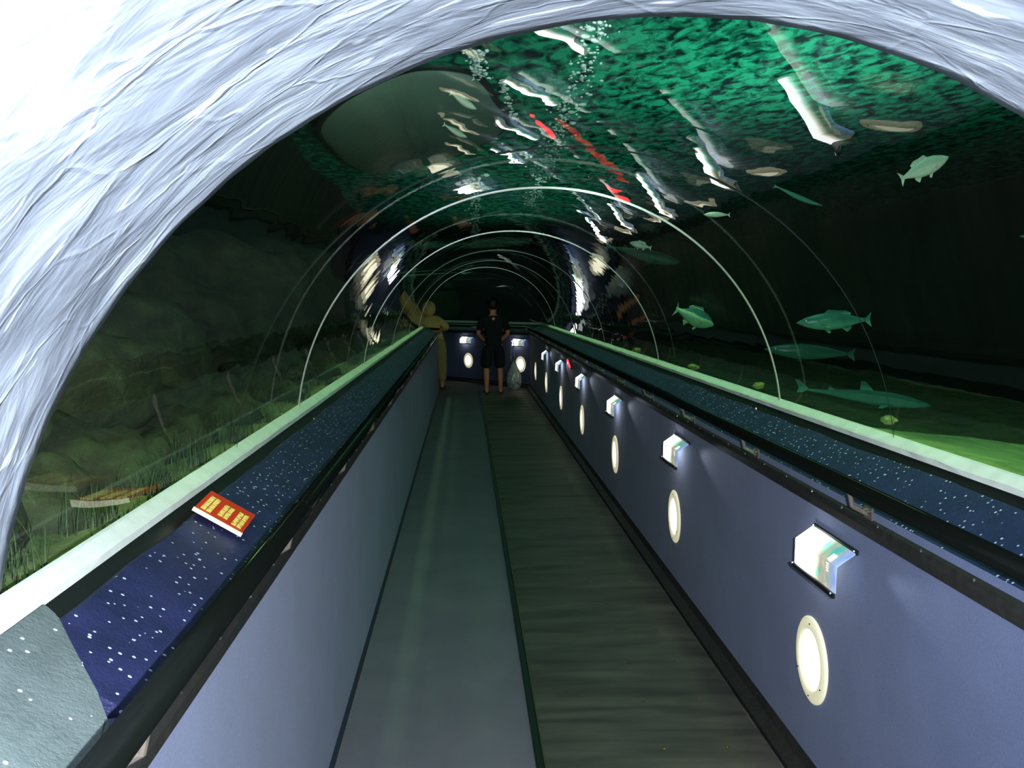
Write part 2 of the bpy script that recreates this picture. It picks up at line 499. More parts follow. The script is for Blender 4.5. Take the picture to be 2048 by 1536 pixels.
# wall behind the photographer, closing the passage
struct(mesh('wall_back', [(-1.0, -1.2, 0), (1.6, -1.2, 0), (1.6, -1.2, 2.3), (-1.0, -1.2, 2.3)], [(0, 1, 2, 3)], simple('back_wall_dark', (0.05, 0.06, 0.08), 0.9)))

# ---------------------------------------------------------------- moving walkway
def walkway():
    root = empty('moving_walkway', (0.665, 8.0, 0))
    tag(root, 'dark rubber moving walkway running along the right half of the tunnel floor', 'walkway')
    x0, x1, y0, y1 = 0.262, 1.088, -1.1, 17.3
    nx, ny = 14, 620
    vs, fs = [], []
    for i in range(ny+1):
        y = y0 + (y1-y0)*i/ny
        for j in range(nx+1):
            u = j/nx
            x = x0 + (x1-x0)*u
            ph = ((y + 0.03*math.sin(u*3+y)) / 0.42) % 1.0
            z = 0.012 + 0.005*math.sin(ph*2*PI) + 0.003*noise.noise(Vector((x*3, y*4, 0)))
            if ph < 0.07: z -= 0.006
            e = min(u, 1-u)
            if e < 0.08: z -= (0.08-e)*0.05
            vs.append((x - 0.665, y - 8.0, z))
    for i in range(ny):
        for j in range(nx):
            a = i*(nx+1)+j; fs.append((a, a+1, a+nx+2, a+nx+1))
    m, nt, b = new_mat('walkway_rubber')
    n = noise_tex(nt, coords(nt, (0.6, 3.0, 1)), 3.0, 6, 0.6, 0.4)
    nt.links.new(ramp(nt, n, [(0.35, (0.055, 0.046, 0.036)), (0.65, (0.125, 0.108, 0.080))]), b.inputs['Base Color'])
    b.inputs['Roughness'].default_value = 0.55
    bump(nt, noise_tex(nt, coords(nt, (1, 2, 1)), 150, 3), b, 0.25, 0.002)
    mesh('belt', vs, fs, m, root, smooth=True)
    bm = bmesh.new(); add_box(bm, (0.241-0.665, 0.1, 0.009), (0.028, 18.4, 0.018), bev=0.003)
    bmobj('joint_strip', bm, M_black, root)
    bm = bmesh.new(); add_box(bm, (0.258-0.665, 0.1, 0.0115), (0.005, 18.4, 0.023))
    bmobj('bronze_edge', bm, M_bronze, root)
    # two rows of copper screws
    bm = bmesh.new()
    bmesh.ops.create_uvsphere(bm, u_segments=8, v_segments=4, radius=0.0065)
    for v in bm.verts: v.co.z *= 0.5
    me = bpy.data.meshes.new('screw'); bm.to_mesh(me); bm.free(); me.materials.append(M_copper)
    for k in range(14):
        for x in (0.699, 0.932):
            y = 2.15 + 0.425*k
            o = bpy.data.objects.new('screw', me); C.objects.link(o); o.parent = root
            o.location = (x-0.665, y-8.0, 0.016)
walkway()

# ---------------------------------------------------------------- handrails and bumper bands
def tube_along(bm, pts, r, seg=20):
    rings = []
    n = len(pts)
    for i, p in enumerate(pts):
        d = (pts[min(i+1, n-1)] - pts[max(i-1, 0)]).normalized()
        s = d.cross(Vector((0, 0, 1))).normalized(); u = s.cross(d)
        rings.append([bm.verts.new(p + s*r*math.cos(2*PI*k/seg) + u*r*math.sin(2*PI*k/seg)) for k in range(seg)])
    for a, b in zip(rings[:-1], rings[1:]):
        for k in range(seg): bm.faces.new((a[k], a[(k+1) % seg], b[(k+1) % seg], b[k]))
    bm.faces.new(rings[0]); bm.faces.new(rings[-1][::-1])

def handrail(path, side, y0, label, collar_y, br_y):
    pts2 = offset_path(path, side*(-0.062))
    pts = [Vector((p.x, p.y, 1.105)) for p in pts2]
    root = empty('handrail', (pts[0].x, 2.0, 0)); tag(root, label, 'handrail', None)
    off = Vector((-pts[0].x, -2.0, 0))
    bm = bmesh.new(); tube_along(bm, [p + off for p in pts], 0.0235)
    bmobj('tube', bm, M_rail, root, smooth=True)
    for cy in collar_y:
        bm = bmesh.new(); add_cyl(bm, Vector((pts[0].x, cy-0.012, 1.105))+off, Vector((pts[0].x, cy+0.012, 1.105))+off, 0.0262, 24)
        bmobj('collar', bm, M_rail, root)
    # brackets: an arm from the wall up to the tube, with a plate and a bolt
    wx = path[0][0]
    bm = bmesh.new()
    s = side
    add_box(bm, (0.058*s, 0, 0.94+0.075), (0.006, 0.060, 0.060), bev=0.002)
    add_cyl(bm, (0.055*s, 0, 1.02), (0.010*s, 0, 1.045), 0.007, 8)
    add_cyl(bm, (0.010*s, 0, 1.043), (0.0, 0, 1.085), 0.007, 8)
    me_o = bmobj('bracket', bm, M_bracket, root)
    bo = []
    for q in (-0.018, 0.018):
        bm = bmesh.new(); add_cyl(bm, (0.055*s, q, 1.03), (0.048*s, q, 1.03), 0.006, 8)
        bo.append(bmobj('bolt', bm, M_steel, me_o))
    first = True
    for by in br_y:
        if first: c = me_o; first = False
        else:
            c = me_o.copy(); C.objects.link(c); c.parent = root
            for q in bo:
                d = q.copy(); C.objects.link(d); d.parent = c
        c.location = (0, by-2.0, 0)
    return root
handrail(RP, 1, 0, 'black tubular handrail along the top of the right wall', [5.6, 10.6], [2.75 + 1.1*k for k in range(14)])
handrail(LP, -1, 0, 'black tubular handrail along the top of the left wall', [2.55, 7.2, 12.2], [1.3 + 1.1*k for k in range(15)])

def bumper(path, side, label):
    o = sweep('bumper_band', path, [(-0.001, 0.958), (-0.016, 0.960), (-0.018, 0.985), (-0.014, 1.004), (-0.001, 1.008)], M_bumper, side=side)
    tag(o, label, 'bumper')
    # small steel bolts on its upper lip
    bm = bmesh.new(); bmesh.ops.create_uvsphere(bm, u_segments=8, v_segments=5, radius=0.005)
    me = bpy.data.meshes.new('bolt'); bm.to_mesh(me); bm.free(); me.materials.append(M_steel)
    for k in range(26):
        b = bpy.data.objects.new('bolt', me); C.objects.link(b); b.parent = o
        b.location = (path[0][0] - side*0.015, 1.35 + 0.262*k, 1.004)
bumper(RP, 1, 'dark rubber bumper band with small bolts edging the top of the right wall')
bumper(LP, -1, 'dark rubber bumper band with small bolts edging the top of the left wall')

# ---------------------------------------------------------------- illuminated picture signs
def sign_mat(k):
    m, nt, b = new_mat('backlit_picture_%d' % k)
    # blurred coloured picture: pale olive ground, teal blobs, blue corner near the lower end
    v = coords(nt)
    sep = N(nt, 'ShaderNodeSeparateXYZ'); nt.links.new(v, sep.inputs[0])
    n1 = noise_tex(nt, coords(nt, (1, 1, 1)), 13+k, 2, 0.5)
    pic = ramp(nt, n1, [(0.38, (0.10, 0.50, 0.42)), (0.46, (0.42, 0.46, 0.32)), (0.58, (0.55, 0.50, 0.42)), (0.68, (0.9, 0.85, 0.35))])
    mr = N(nt, 'ShaderNodeMapRange'); mr.inputs[1].default_value = -0.02; mr.inputs[2].default_value = 0.08
    nt.links.new(sep.outputs['Y'], mr.inputs[0])
    mx = N(nt, 'ShaderNodeMix', data_type='RGBA'); nt.links.new(mr.outputs[0], mx.inputs[0])
    nt.links.new(pic, mx.inputs[6]); mx.inputs[7].default_value = (1, 1, 0.98, 1)
    mr2 = N(nt, 'ShaderNodeMapRange'); mr2.inputs[1].default_value = -0.20; mr2.inputs[2].default_value = -0.11
    nt.links.new(sep.outputs['Y'], mr2.inputs[0])
    mx2 = N(nt, 'ShaderNodeMix', data_type='RGBA'); nt.links.new(mr2.outputs[0], mx2.inputs[0])
    mx2.inputs[6].default_value = (0.16, 0.34, 0.95, 1); nt.links.new(mx.outputs[2], mx2.inputs[7])
    nt.links.new(mx2.outputs[2], b.inputs['Base Color']); nt.links.new(mx2.outputs[2], b.inputs['Emission Color'])
    mr3 = N(nt, 'ShaderNodeMapRange'); mr3.inputs[1].default_value = -0.05; mr3.inputs[2].default_value = 0.07
    mr3.inputs[3].default_value = 0.7; mr3.inputs[4].default_value = 5.0
    nt.links.new(sep.outputs['Y'], mr3.inputs[0]); nt.links.new(mr3.outputs[0], b.inputs['Emission Strength'])
    b.inputs['Roughness'].default_value = 0.12
    return m
M_sign = sign_mat(1)
M_tube = simple('sign_lamp_tube', (1, 1, 1), 0.3, emit=(1.0, 0.98, 0.92), estr=16)
def build_sign():
    """local frame: origin on the wall face, -X out from the wall, Y along the wall"""
    root = empty('picture_sign')
    P0, P1, P2 = (-0.001, 0.892), (-0.068, 0.846), (-0.070, 0.765)
    y0, y1 = -0.180, 0.180
    n = 12
    vs, fs = [], []
    prof = [P0, P1, P2]
    for i in range(n+1):
        y = y0 + (y1-y0)*i/n
        for x, z in prof + [(P2[0]+0.003, P2[1]), (P1[0]+0.003, P1[1]-0.002), (P0[0]+0.0006, P0[1]-0.004)]: vs.append((x-0.0015, y, z+0.001))
    for i in range(n):
        for j in range(6):
            a = i*6+j; b = i*6+(j+1) % 6; fs.append((a, b, b+6, a+6))
    fs += [(0, 1, 4, 5), (1, 2, 3, 4), (n*6, n*6+5, n*6+4, n*6+1), (n*6+1, n*6+4, n*6+3, n*6+2)]
    mesh('picture_panel', vs, fs, M_sign, root)
    for (x, z), nm in ((P0, 'top_bar'), (P2, 'bottom_bar')):
        bm = bmesh.new()
        add_box(bm, (x-0.006, 0, z - (0.004 if nm == 'top_bar' else 0.006)), (0.010, 0.366, 0.016), bev=0.002)
        bar = bmobj(nm, bm, M_black, root)
        for yy in (-0.172, 0.172):
            bm = bmesh.new(); bmesh.ops.create_uvsphere(bm, u_segments=8, v_segments=6, radius=0.0045)
            for v in bm.verts: v.co += Vector((x-0.012, yy, z))
            bmobj('bolt', bm, M_steel, bar)
    # row of small white lettering blocks on the blue band is a plain pale square label with lines
    bm = bmesh.new()
    def onpanel(u, y):   # u 0..1 down the front face
        return Vector((P1[0] + (P2[0]-P1[0])*u - 0.003, y, P1[1] + (P2[1]-P1[1])*u))
    def ontop(u, y):
        return Vector((P0[0] + (P1[0]-P0[0])*u - 0.003, y, P0[1] + (P1[1]-P0[1])*u + 0.003))
    q = [ontop(0.62, -0.128), ontop(0.62, -0.100), ontop(0.95, -0.100), ontop(0.95, -0.128)]
    bm.faces.new([bm.verts.new(p) for p in q])
    for k in range(4):
        y = -0.112
        a0 = onpanel(0.05+0.09*k, y-0.010); b0 = onpanel(0.05+0.09*k, y+0.010-0.002*(k % 2)); c0 = onpanel(0.09+0.09*k, y+0.010-0.002*(k % 2)); d0 = onpanel(0.09+0.09*k, y-0.010)
        bm.faces.new([bm.verts.new(p) for p in (a0, b0, c0, d0)])
    bmobj('caption', bm, simple('caption_white', (0.9, 0.9, 0.85), 0.4, emit=(1, 0.97, 0.85), estr=0.9), root)
    return root
sg = build_sign()
sign_y = [3.0 + 2.2*k for k in range(6)]
ords = ['nearest', 'second nearest', 'third nearest', 'fourth nearest', 'fifth nearest', 'sixth nearest']
def sign_lamp(loc, rz, e):
    q = Matrix.Rotation(rz, 4, 'Z')
    p = Vector(loc) + (q @ Vector((-0.050, -0.20, 0.875)))
    t = p + (q @ Vector((0.062, -1.3, -0.06)))
    light('sign_lamp', 'SPOT', p, e, (0.75, 0.85, 1.0), 0.012, aim=t, spot=26, blend=0.9)
for k, y in enumerate(sign_y):
    o = sg if k == 0 else copy_tree(sg)
    o.location = (1.155, y, 0)
    tag(o, 'backlit wedge shaped picture sign on the right wall, %s of six' % ords[k], 'sign', 'backlit picture signs on the walls')
    sign_lamp((1.155, y, 0), 0, 3.2)
def end_place(t, seg):
    a = Vector(RP[seg]); b = Vector(RP[seg+1]); p = a.lerp(b, t); d = (b-a).normalized()
    return (p.x, p.y, 0), math.atan2(d.y, d.x) - PI/2
for (t, seg, nm) in ((0.085, 1, 'small backlit picture sign on the end wall, right of the person in black'), (0.60, 1, 'small backlit picture sign on the end wall, left of the person in black')):
    loc, rz = end_place(t, seg)
    o = copy_tree(sg); o.location = loc; o.rotation_euler = (0, 0, rz)
    tag(o, nm, 'sign', 'backlit picture signs on the walls')

# ---------------------------------------------------------------- round wall lamps
def build_lamp():
    root = empty('wall_lamp')
    bm = bmesh.new()
    prof = [(0.146, 0.001), (0.146, 0.006), (0.138, 0.011), (0.112, 0.014), (0.104, 0.012), (0.100, 0.006)]
    seg = 56
    rings = [[bm.verts.new((-h, r*math.cos(2*PI*k/seg), r*math.sin(2*PI*k/seg))) for k in range(seg)] for r, h in prof]
    for a, b in zip(rings[:-1], rings[1:]):
        for k in range(seg): bm.faces.new((a[k], a[(k+1) % seg], b[(k+1) % seg], b[k]))
    rim = bmobj('rim', bm, M_cream, root, smooth=True)
    bm = bmesh.new()
    rings = []
    for i in range(7):
        r = 0.101*(1-i/6*0.999); h = 0.007 + 0.012*math.sin(i/6*PI/2)
        rings.append([bm.verts.new((-h, r*math.cos(2*PI*k/seg), r*math.sin(2*PI*k/seg))) for k in range(seg)])
    for a, b in zip(rings[:-1], rings[1:]):
        for k in range(seg): bm.faces.new((a[k], a[(k+1) % seg], b[(k+1) % seg], b[k]))
    bmobj('lens', bm, M_lens, root, smooth=True)
    # perforated grille: rows of small dark dots near the upper and lower edge of the lens
    bm = bmesh.new()
    for s in (1, -1):
        for a in range(7):
            for b in range(5):
                y = (a-3)*0.0085 + (b % 2)*0.004; z = s*(0.060 + b*0.0075)
                if y*y + z*z < 0.094**2:
                    h = 0.007 + 0.012*math.sin(min(1, 1-math.hypot(y, z)/0.101)*PI/2) + 0.0006
                    g = bmesh.ops.create_circle(bm, cap_ends=True, radius=0.0022, segments=8)
                    for v in g['verts']: v.co = Vector((-h-0.001, v.co.x + y, v.co.y + z))
    bmobj('grille_holes', bm, simple('hole_ochre', (0.35, 0.28, 0.08), 0.8), root)
    for ang in (90, 210, 330, 270):
        bm = bmesh.new(); bmesh.ops.create_uvsphere(bm, u_segments=8, v_segments=5, radius=0.003)
        for v in bm.verts: v.co += Vector((-0.0135, 0.124*math.cos(rad(ang)), 0.124*math.sin(rad(ang))))
        bmobj('screw', bm, M_bumper, rim)
    return root
lp = build_lamp()
ord7 = ords + ['farthest']
for k in range(7):
    o = lp if k == 0 else copy_tree(lp)
    y = 3.19 + 2.2*k
    o.location = (1.155, y, 0.424)
    tag(o, 'round cream wall lamp low on the right wall, %s of seven' % ord7[k], 'wall lamp', 'round cream wall lamps')
for (t, seg, nm) in ((0.085, 1, 'round cream wall lamp on the end wall beside the plastic bag'), (0.60, 1, 'round cream wall lamp on the end wall, left of the person in black')):
    loc, rz = end_place(t, seg)
    o = copy_tree(lp); o.location = (loc[0], loc[1], 0.424); o.rotation_euler = (0, 0, rz)
    tag(o, nm, 'wall lamp', 'round cream wall lamps')

# small red tail light on the right wall
def red_light():
    root = empty('red_warning_light', (1.155, 10.9, 0.915))
    bm = bmesh.new(); add_box(bm, (-0.008, 0, 0), (0.015, 0.30, 0.04), bev=0.003); bmobj('backplate', bm, M_black, root)
    bm = bmesh.new(); add_box(bm, (-0.022, 0, 0), (0.018, 0.26, 0.026), bev=0.006)
    bmobj('lens', bm, simple('red_glow', (0.8, 0.02, 0.02), 0.3, emit=(1, 0.03, 0.04), estr=3.5), root)
    root.rotation_euler = (rad(14), 0, 0)
    tag(root, 'small glowing red light on the right wall between two picture signs', 'light')
red_light()

# ---------------------------------------------------------------- red sign on the left ledge
def red_sign():
    root = empty('red_sign', (-0.612, 2.475, 1.113))
    # ledge slope
    ang = math.atan2(1.133-1.031, 0.165)
    root.rotation_euler = (0, ang, rad(3))
    bm = bmesh.new(); add_box(bm, (0, 0, 0.006), (0.130, 0.205, 0.008), bev=0.001)
    bmobj('plate', bm, simple('sign_red', (0.85, 0.045, 0.010), 0.4), root)
    bm = bmesh.new(); add_box(bm, (0, -0.1045, 0.0065), (0.132, 0.004, 0.010))
    bmobj('edge', bm, simple('edge_cream', (0.95, 0.85, 0.55), 0.5), root)
    tm = simple('sign_yellow_text', (1.0, 0.72, 0.16), 0.5)
    # three blurred rows of yellow lettering, far too small to read, running across the plate
    rr = random.Random(3)
    for y, spans in ((-0.040, ((-0.082, -0.014), (-0.004, 0.020), (0.030, 0.056))), (0.002, ((-0.064, -0.010), (0.002, 0.040))), (0.042, ((-0.078, -0.012), (0.000, 0.050)))):
        bm = bmesh.new()
        for x0, x1 in spans:
            x = x0
            while x < x1:
                w_ = rr.choice((0.005, 0.0065, 0.008))
                for dy in (0.0072, -0.0072):
                    hh = rr.choice((0.0105, 0.012, 0.012))
                    add_box(bm, (y + dy, x + w_/2, 0.0112), (hh, w_, 0.0012))
                    if w_ > 0.006: add_box(bm, (y + dy + rr.choice((-0.004, 0.004)), x + w_/2 + 0.002, 0.0112), (0.0035, w_+0.003, 0.0012))
                x += w_ + 0.0018
        o = bmobj('lettering_row', bm, tm, root)
    tag(root, 'red plate with three rows of yellow lettering lying on the left ledge', 'sign')
red_sign()
# small brass fittings on the edge of each strip
def fitting(loc, label):
    root = empty('brass_fitting', loc)
    bm = bmesh.new(); add_cyl(bm, (0, 0, -0.004), (0, 0, 0.004), 0.008, 12); bmobj('base', bm, M_bronze, root)
    bm = bmesh.new(); bmesh.ops.create_uvsphere(bm, u_segments=10, v_segments=8, radius=0.007)
    for v in bm.verts: v.co.z += 0.009
    bmobj('knob', bm, simple('brass_knob', (0.9, 0.75, 0.4), 0.2, 1.0), root)
    tag(root, label, 'fitting')
fitting((-0.665, 4.30, 1.122), 'tiny brass fitting on the left ledge near the first full joint')
fitting((1.325, 4.45, 1.122), 'tiny brass fitting on the right ledge below the first full joint')
fitting((1.325, 7.75, 1.122), 'tiny brass fitting on the right ledge below the second full joint')

# ---------------------------------------------------------------- the tank around the tunnel
ZW = 2.85
wat = mesh('water_surface', [(-1.9, -2, ZW), (5.6, -2, ZW), (5.6, 24, ZW), (-1.9, 24, ZW)], [(0, 1, 2, 3)], M_water)
tag(wat, 'rippled green water surface seen from below through the clear vault', 'water', kind='stuff')
def wallbox(name, c, s, mat):
    bm = bmesh.new(); add_box(bm, c, s); o = bmobj(name, bm, mat); return struct(o)
wallbox('wall_tank_right', (5.75, 11, 2.9), (0.2, 26.4, 5.6), M_tank)
wallbox('wall_tank_left', (-5.2, 11, 2.9), (0.2, 26.4, 5.6), M_tank)
wallbox('wall_tank_far', (0.3, 24.2, 2.9), (11.2, 0.2, 5.6), M_tank)
wallbox('wall_tank_near', (0.3, -2.2, 2.9), (11.2, 0.2, 5.6), M_tank)
wallbox('ceiling_hall', (0.3, 11, 5.8), (11.2, 26.6, 0.2), M_tank)
# dark deck that covers the water on the left
def deck():
    bm = bmesh.new()
    n = 90
    A, B = [], []
    for i in range(n+1):
        y = -2 + 26*i/n
        x = -1.30 + 0.15*noise.noise(Vector((y*0.5, 0, 0))) - 0.03*max(0, y-8)
        A.append((x, y)); 
    vt, vb, lt, lb = [], [], [], []
    for x, y in A:
        vb.append(bm.verts.new((x, y, ZW-0.02))); vt.append(bm.verts.new((x-0.1, y, ZW+0.25)))
        lb.append(bm.verts.new((-5.1, y, ZW-0.02))); lt.append(bm.verts.new((-5.1, y, ZW+0.25)))
    for i in range(n):
        bm.faces.new((vb[i], vb[i+1], vt[i+1], vt[i])); bm.faces.new((vb[i], lb[i], lb[i+1], vb[i+1])); bm.faces.new((vt[i], vt[i+1], lt[i+1], lt[i]))
    return struct(bmobj('trim_8', bm, M_tank))
deck()

# grey-green rounded stand-in for the oval on the water, upper left
def oval():
    root = empty('oval_standin', (-0.36, 7.15, ZW))
    OUT = [(-1.04, 8.20), (-1.02, 7.20), (-0.80, 6.35), (-0.52, 5.72), (-0.24, 5.30), (0.02, 5.36), (0.13, 5.70), (0.19, 6.10), (0.29, 6.70), (0.27, 7.25), (0.10, 7.95), (-0.32, 8.80), (-0.86, 9.45), (-1.02, 8.95)]
    cen = Vector((-0.36, 7.15))
    nO = len(OUT); dense = []
    for i in range(nO):
        p0, p1, p2, p3 = (Vector(OUT[(i+k-1) % nO]) for k in range(4))
        for t in (0, .2, .4, .6, .8):
            dense.append(0.5*((2*p1) + (p2-p0)*t + (2*p0-5*p1+4*p2-p3)*t*t + (3*p1-p0-3*p2+p3)*t**3) - cen)
    bm = bmesh.new(); n, m = len(dense), 14; rings = []
    for i in range(m+1):
        t = i/m; k = 1 - t**4
        rings.append([bm.verts.new((p.x*k, p.y*k, 0.05 - 0.13*math.sin(t*PI/2))) for p in dense])
    for a, b in zip(rings[:-1], rings[1:]):
        for j in range(n): bm.faces.new((a[j], a[(j+1) % n], b[(j+1) % n], b[j]))
    m_, nt, b_ = new_mat('oval_grey_green')
    nz = noise_tex(nt, coords(nt, (1, 0.4, 1)), 3, 5, 0.6)
    nt.links.new(ramp(nt, nz, [(0.3, (0.24, 0.34, 0.29)), (0.7, (0.34, 0.44, 0.38))]), b_.inputs['Base Color'])
    b_.inputs['Roughness'].default_value = 0.6
    bmobj('oval_shape', bm, m_, root, smooth=True)
    # dark band round its edge
    bm = bmesh.new()
    pts = [Vector((p.x*1.005, p.y*1.005, 0.0)) for p in dense + dense[:1]]
    tube_along(bm, pts, 0.022, 8)
    bmobj('edge_band', bm, simple('band_dark', (0.01, 0.015, 0.015), 0.6), root, smooth=True)
    tag(root, 'smooth grey-green rounded stand-in for an oval on the water at upper left', 'oval')
oval()
# clusters of pale beads standing in for light glitter on the water surface
M_glitter = simple('glitter_pale', (0.95, 1.0, 0.97), 0.12, spec=1.0)
def glitter(n, fx, y0, y1, wid, r0, r1, label, seed):
    rb = random.Random(seed)
    bm = bmesh.new()
    for k in range(n):
        y = y0 + (y1-y0)*rb.random()**1.25
        wd_ = wid*(0.35 + 0.65*noise.noise(Vector((y*1.3, seed, 0)))**2*4)
        x = fx(y) + rb.gauss(0, 1)*min(wd_, wid)*0.5
        r = rb.uniform(r0, r1)*(1.0 if rb.random() < 0.85 else 1.7)
        ax = rb.uniform(0.7, 2.2); an = rb.uniform(0, PI)
        g = bmesh.ops.create_icosphere(bm, subdivisions=1, radius=r)
        for v in g['verts']:
            p = Vector((v.co.x*ax, v.co.y, v.co.z*0.8)); p.rotate(Matrix.Rotation(an, 3, 'Z'))
            v.co = p + Vector((x, y, ZW - 0.018 - rb.uniform(0, 0.002)))
    o = bmobj('glitter_beads', bm, M_glitter, None, smooth=True)
    return tag(o, label, 'glitter', kind='stuff')
glitter(460, lambda y: 0.60 + 0.030*(y-4.5), 4.3, 13.0, 0.22, 0.004, 0.0105, 'trail of beads modelling light glitter under the water surface right of the oval', 1)
glitter(220, lambda y: 0.10 + 0.012*(y-9.5), 9.6, 21.5, 0.16, 0.007, 0.016, 'trail of beads modelling light glitter under the surface beyond the oval', 2)
glitter(150, lambda y: 0.06 + 0.07*(y-5.0), 4.85, 5.5, 0.14, 0.004, 0.009, 'bright patch of beads modelling light glitter at the near tip of the oval', 3)
glitter(70, lambda y: 0.22 + 0.11*(y-5.6), 5.5, 6.7, 0.06, 0.004, 0.009, 'thin line of beads modelling light glitter hugging the right edge of the oval', 4)

# sea bed
def bed(name, x0, x1, y0, y1, fz, nx, ny, label):
    vs, fs = [], []
    for i in range(ny+1):
        y = y0 + (y1-y0)*i/ny
        for j in range(nx+1):
            x = x0 + (x1-x0)*j/nx
            vs.append((x, y, fz(x, y)))
    for i in range(ny):
        for j in range(nx):
            a = i*(nx+1)+j; fs.append((a, a+1, a+nx+2, a+nx+1))
    return tag(mesh(name, vs, fs, M_sand, None, smooth=True), label, 'sand', kind='stuff')
def fz_r(x, y):
    n = noise.fractal(Vector((x*0.9, y*0.7, 2)), 0.9, 2.1, 5)
    base = 1.13 - 0.10*max(0, min(1, (x-1.5)/0.8)) - 0.55*max(0, x-2.35) - 0.22*max(0, min(1, (y-4.0)/1.6))*max(0, min(1, (x-1.55)/0.3))
    base = max(base, 0.55)
    return base + 0.035*n + 0.012*noise.noise(Vector((x*9, y*7, 0)))
def fz_l(x, y):
    n = noise.fractal(Vector((x*1.3, y*1.1, 7)), 0.9, 2.1, 5)
    return 1.10 + 0.05*n + 0.02*noise.noise(Vector((x*9, y*7, 0)))
bed('sea_bed', 1.47, 5.63, 1.0, 24, fz_r, 90, 260, 'green lit sandy sea bed sloping away beyond the right strip')
bed('sea_bed', -5.08, -0.79, 1.0, 24, fz_l, 60, 260, 'weedy dim sea bed behind the left strip')

# rocks on the left
def rock(loc, r, seed, label, mat=M_rock, sq=(1, 1.2, 0.8), grp='algae covered rocks'):
    bm = bmesh.new(); bmesh.ops.create_icosphere(bm, subdivisions=4, radius=1)
    for v in bm.verts:
        p = v.co.copy()
        k = 1 + 0.38*noise.fractal(p*1.1 + Vector((seed*7.1, 0, 0)), 0.8, 2.1, 5) + 0.05*noise.noise(p*7 + Vector((seed, 3, 0)))
        v.co = Vector((p.x*sq[0], p.y*sq[1], p.z*sq[2]))*k*r
    o = bmobj('rock', bm, mat, None, smooth=True); o.location = loc
    return tag(o, label, 'rock', grp)
rr = random.Random(11)
L_rocks = [(-1.15, 1.95, 1.12, .26), (-1.05, 2.45, 1.10, .20), (-1.45, 2.65, 1.20, .34), (-1.12, 3.05, 1.12, .22), (-1.55, 3.5, 1.25, .42),
           (-1.10, 3.7, 1.10, .20), (-1.20, 4.4, 1.12, .26), (-1.75, 4.6, 1.35, .55), (-1.15, 5.3, 1.10, .24), (-1.35, 6.2, 1.15, .36),
           (-1.8, 6.8, 1.5, .7), (-1.15, 7.3, 1.10, .24), (-1.4, 8.4, 1.15, .40), (-1.25, 9.9, 1.12, .32), (-1.9, 10.2, 1.6, .8), (-1.35, 11.8, 1.15, .4), (-1.5, 14.0, 1.2, .5)]
posn = ['lowest at the left edge', 'just behind the strip beside the red plate', 'behind the one beside the red plate', 'right of the red plate by the strip', 'large and dark in the second row',
        'small and close to the strip', 'near the first full joint', 'tall dark mass behind the first full joint', 'just beyond the first full joint', 'between the first and second joints',
        'tall dark mass by the second joint', 'low at the second joint', 'broad and beyond the second joint', 'by the third joint', 'tall dark mass by the third joint', 'beyond the third joint', 'farthest, near the person in khaki']
for i, (x, y, z, r) in enumerate(L_rocks):
    rock((x-0.02, y, z), r, i, 'dark algae covered rock behind the left strip, %s' % posn[i])
# bigger pale forms in the gloom
# small stones on the right bed
R_st = [(1.62, 5.4, 1.15, .03, 'yellow green stone by the right strip, nearest one'), (1.60, 6.9, 1.15, .035, 'yellow green stone by the right strip, just before the second joint'),
        (1.60, 9.2, 1.15, .04, 'yellow green stone by the right strip, beyond the second joint'), (1.75, 4.0, 1.13, .03, 'small bright stone half sunk in the lit sand')]
M_stone = rock_mat('yellow_stone', (0.25, 0.26, 0.08), (0.45, 0.45, 0.12), (0.6, 0.6, 0.25), 9)
for i, (x, y, z, r, lb) in enumerate(R_st): rock((x, y, z), r, 30+i, lb, M_stone, (1, 1.5, 0.6), 'stones on the right bed')

# weeds: tufts of curved blades
def weed(loc, h, n, seed, label):
    rw = random.Random(seed)
    bm = bmesh.new()
    for k in range(n):
        a = rw.uniform(0, 2*PI); r0 = rw.uniform(0, 0.12); hh = h*rw.uniform(0.5, 1.0); bend = rw.uniform(0.1, 0.5)*hh
        b2 = rw.uniform(0, 2*PI); wd = rw.uniform(0.0012, 0.003)
        prev = None
        for i in range(7):
            t = i/6
            p = Vector((r0*math.cos(a) + math.cos(b2)*bend*t*t, r0*math.sin(a) + math.sin(b2)*bend*t*t, hh*t))
            w_ = wd*(1-t*0.85)
            s = Vector((-math.sin(b2), math.cos(b2), 0))
            q = (bm.verts.new(p - s*w_), bm.verts.new(p + s*w_ + Vector((0, 0, 0.001))), bm.verts.new(p + Vector((math.cos(b2), math.sin(b2), 0))*w_*0.7))
            if prev:
                for c in range(3): bm.faces.new((prev[c], prev[(c+1) % 3], q[(c+1) % 3], q[c]))
            prev = q
    o = bmobj('sea_weed', bm, M_weed); o.location = loc
    return tag(o, label, 'seaweed', 'tufts of seaweed on the left bed')
wl = ['beside the near plaster vault', 'above the red plate', 'just right of the red plate', 'between the red plate and the first joint', 'before the first joint', 'at the first joint', 'beyond the first joint', 'before the second joint', 'beyond the second joint']
for i, (x, y, h) in enumerate([(-.90, 1.85, .16), (-.88, 2.35, .12), (-.87, 2.8, .10), (-.89, 3.3, .14), (-.90, 3.85, .16), (-.88, 4.35, .10), (-.92, 5.2, .15), (-.9, 6.4, .14), (-.92, 8.2, .2)]):
    weed((x, y, 1.10), h, 80, i, 'tuft of green weed behind the left strip, %s' % wl[i])

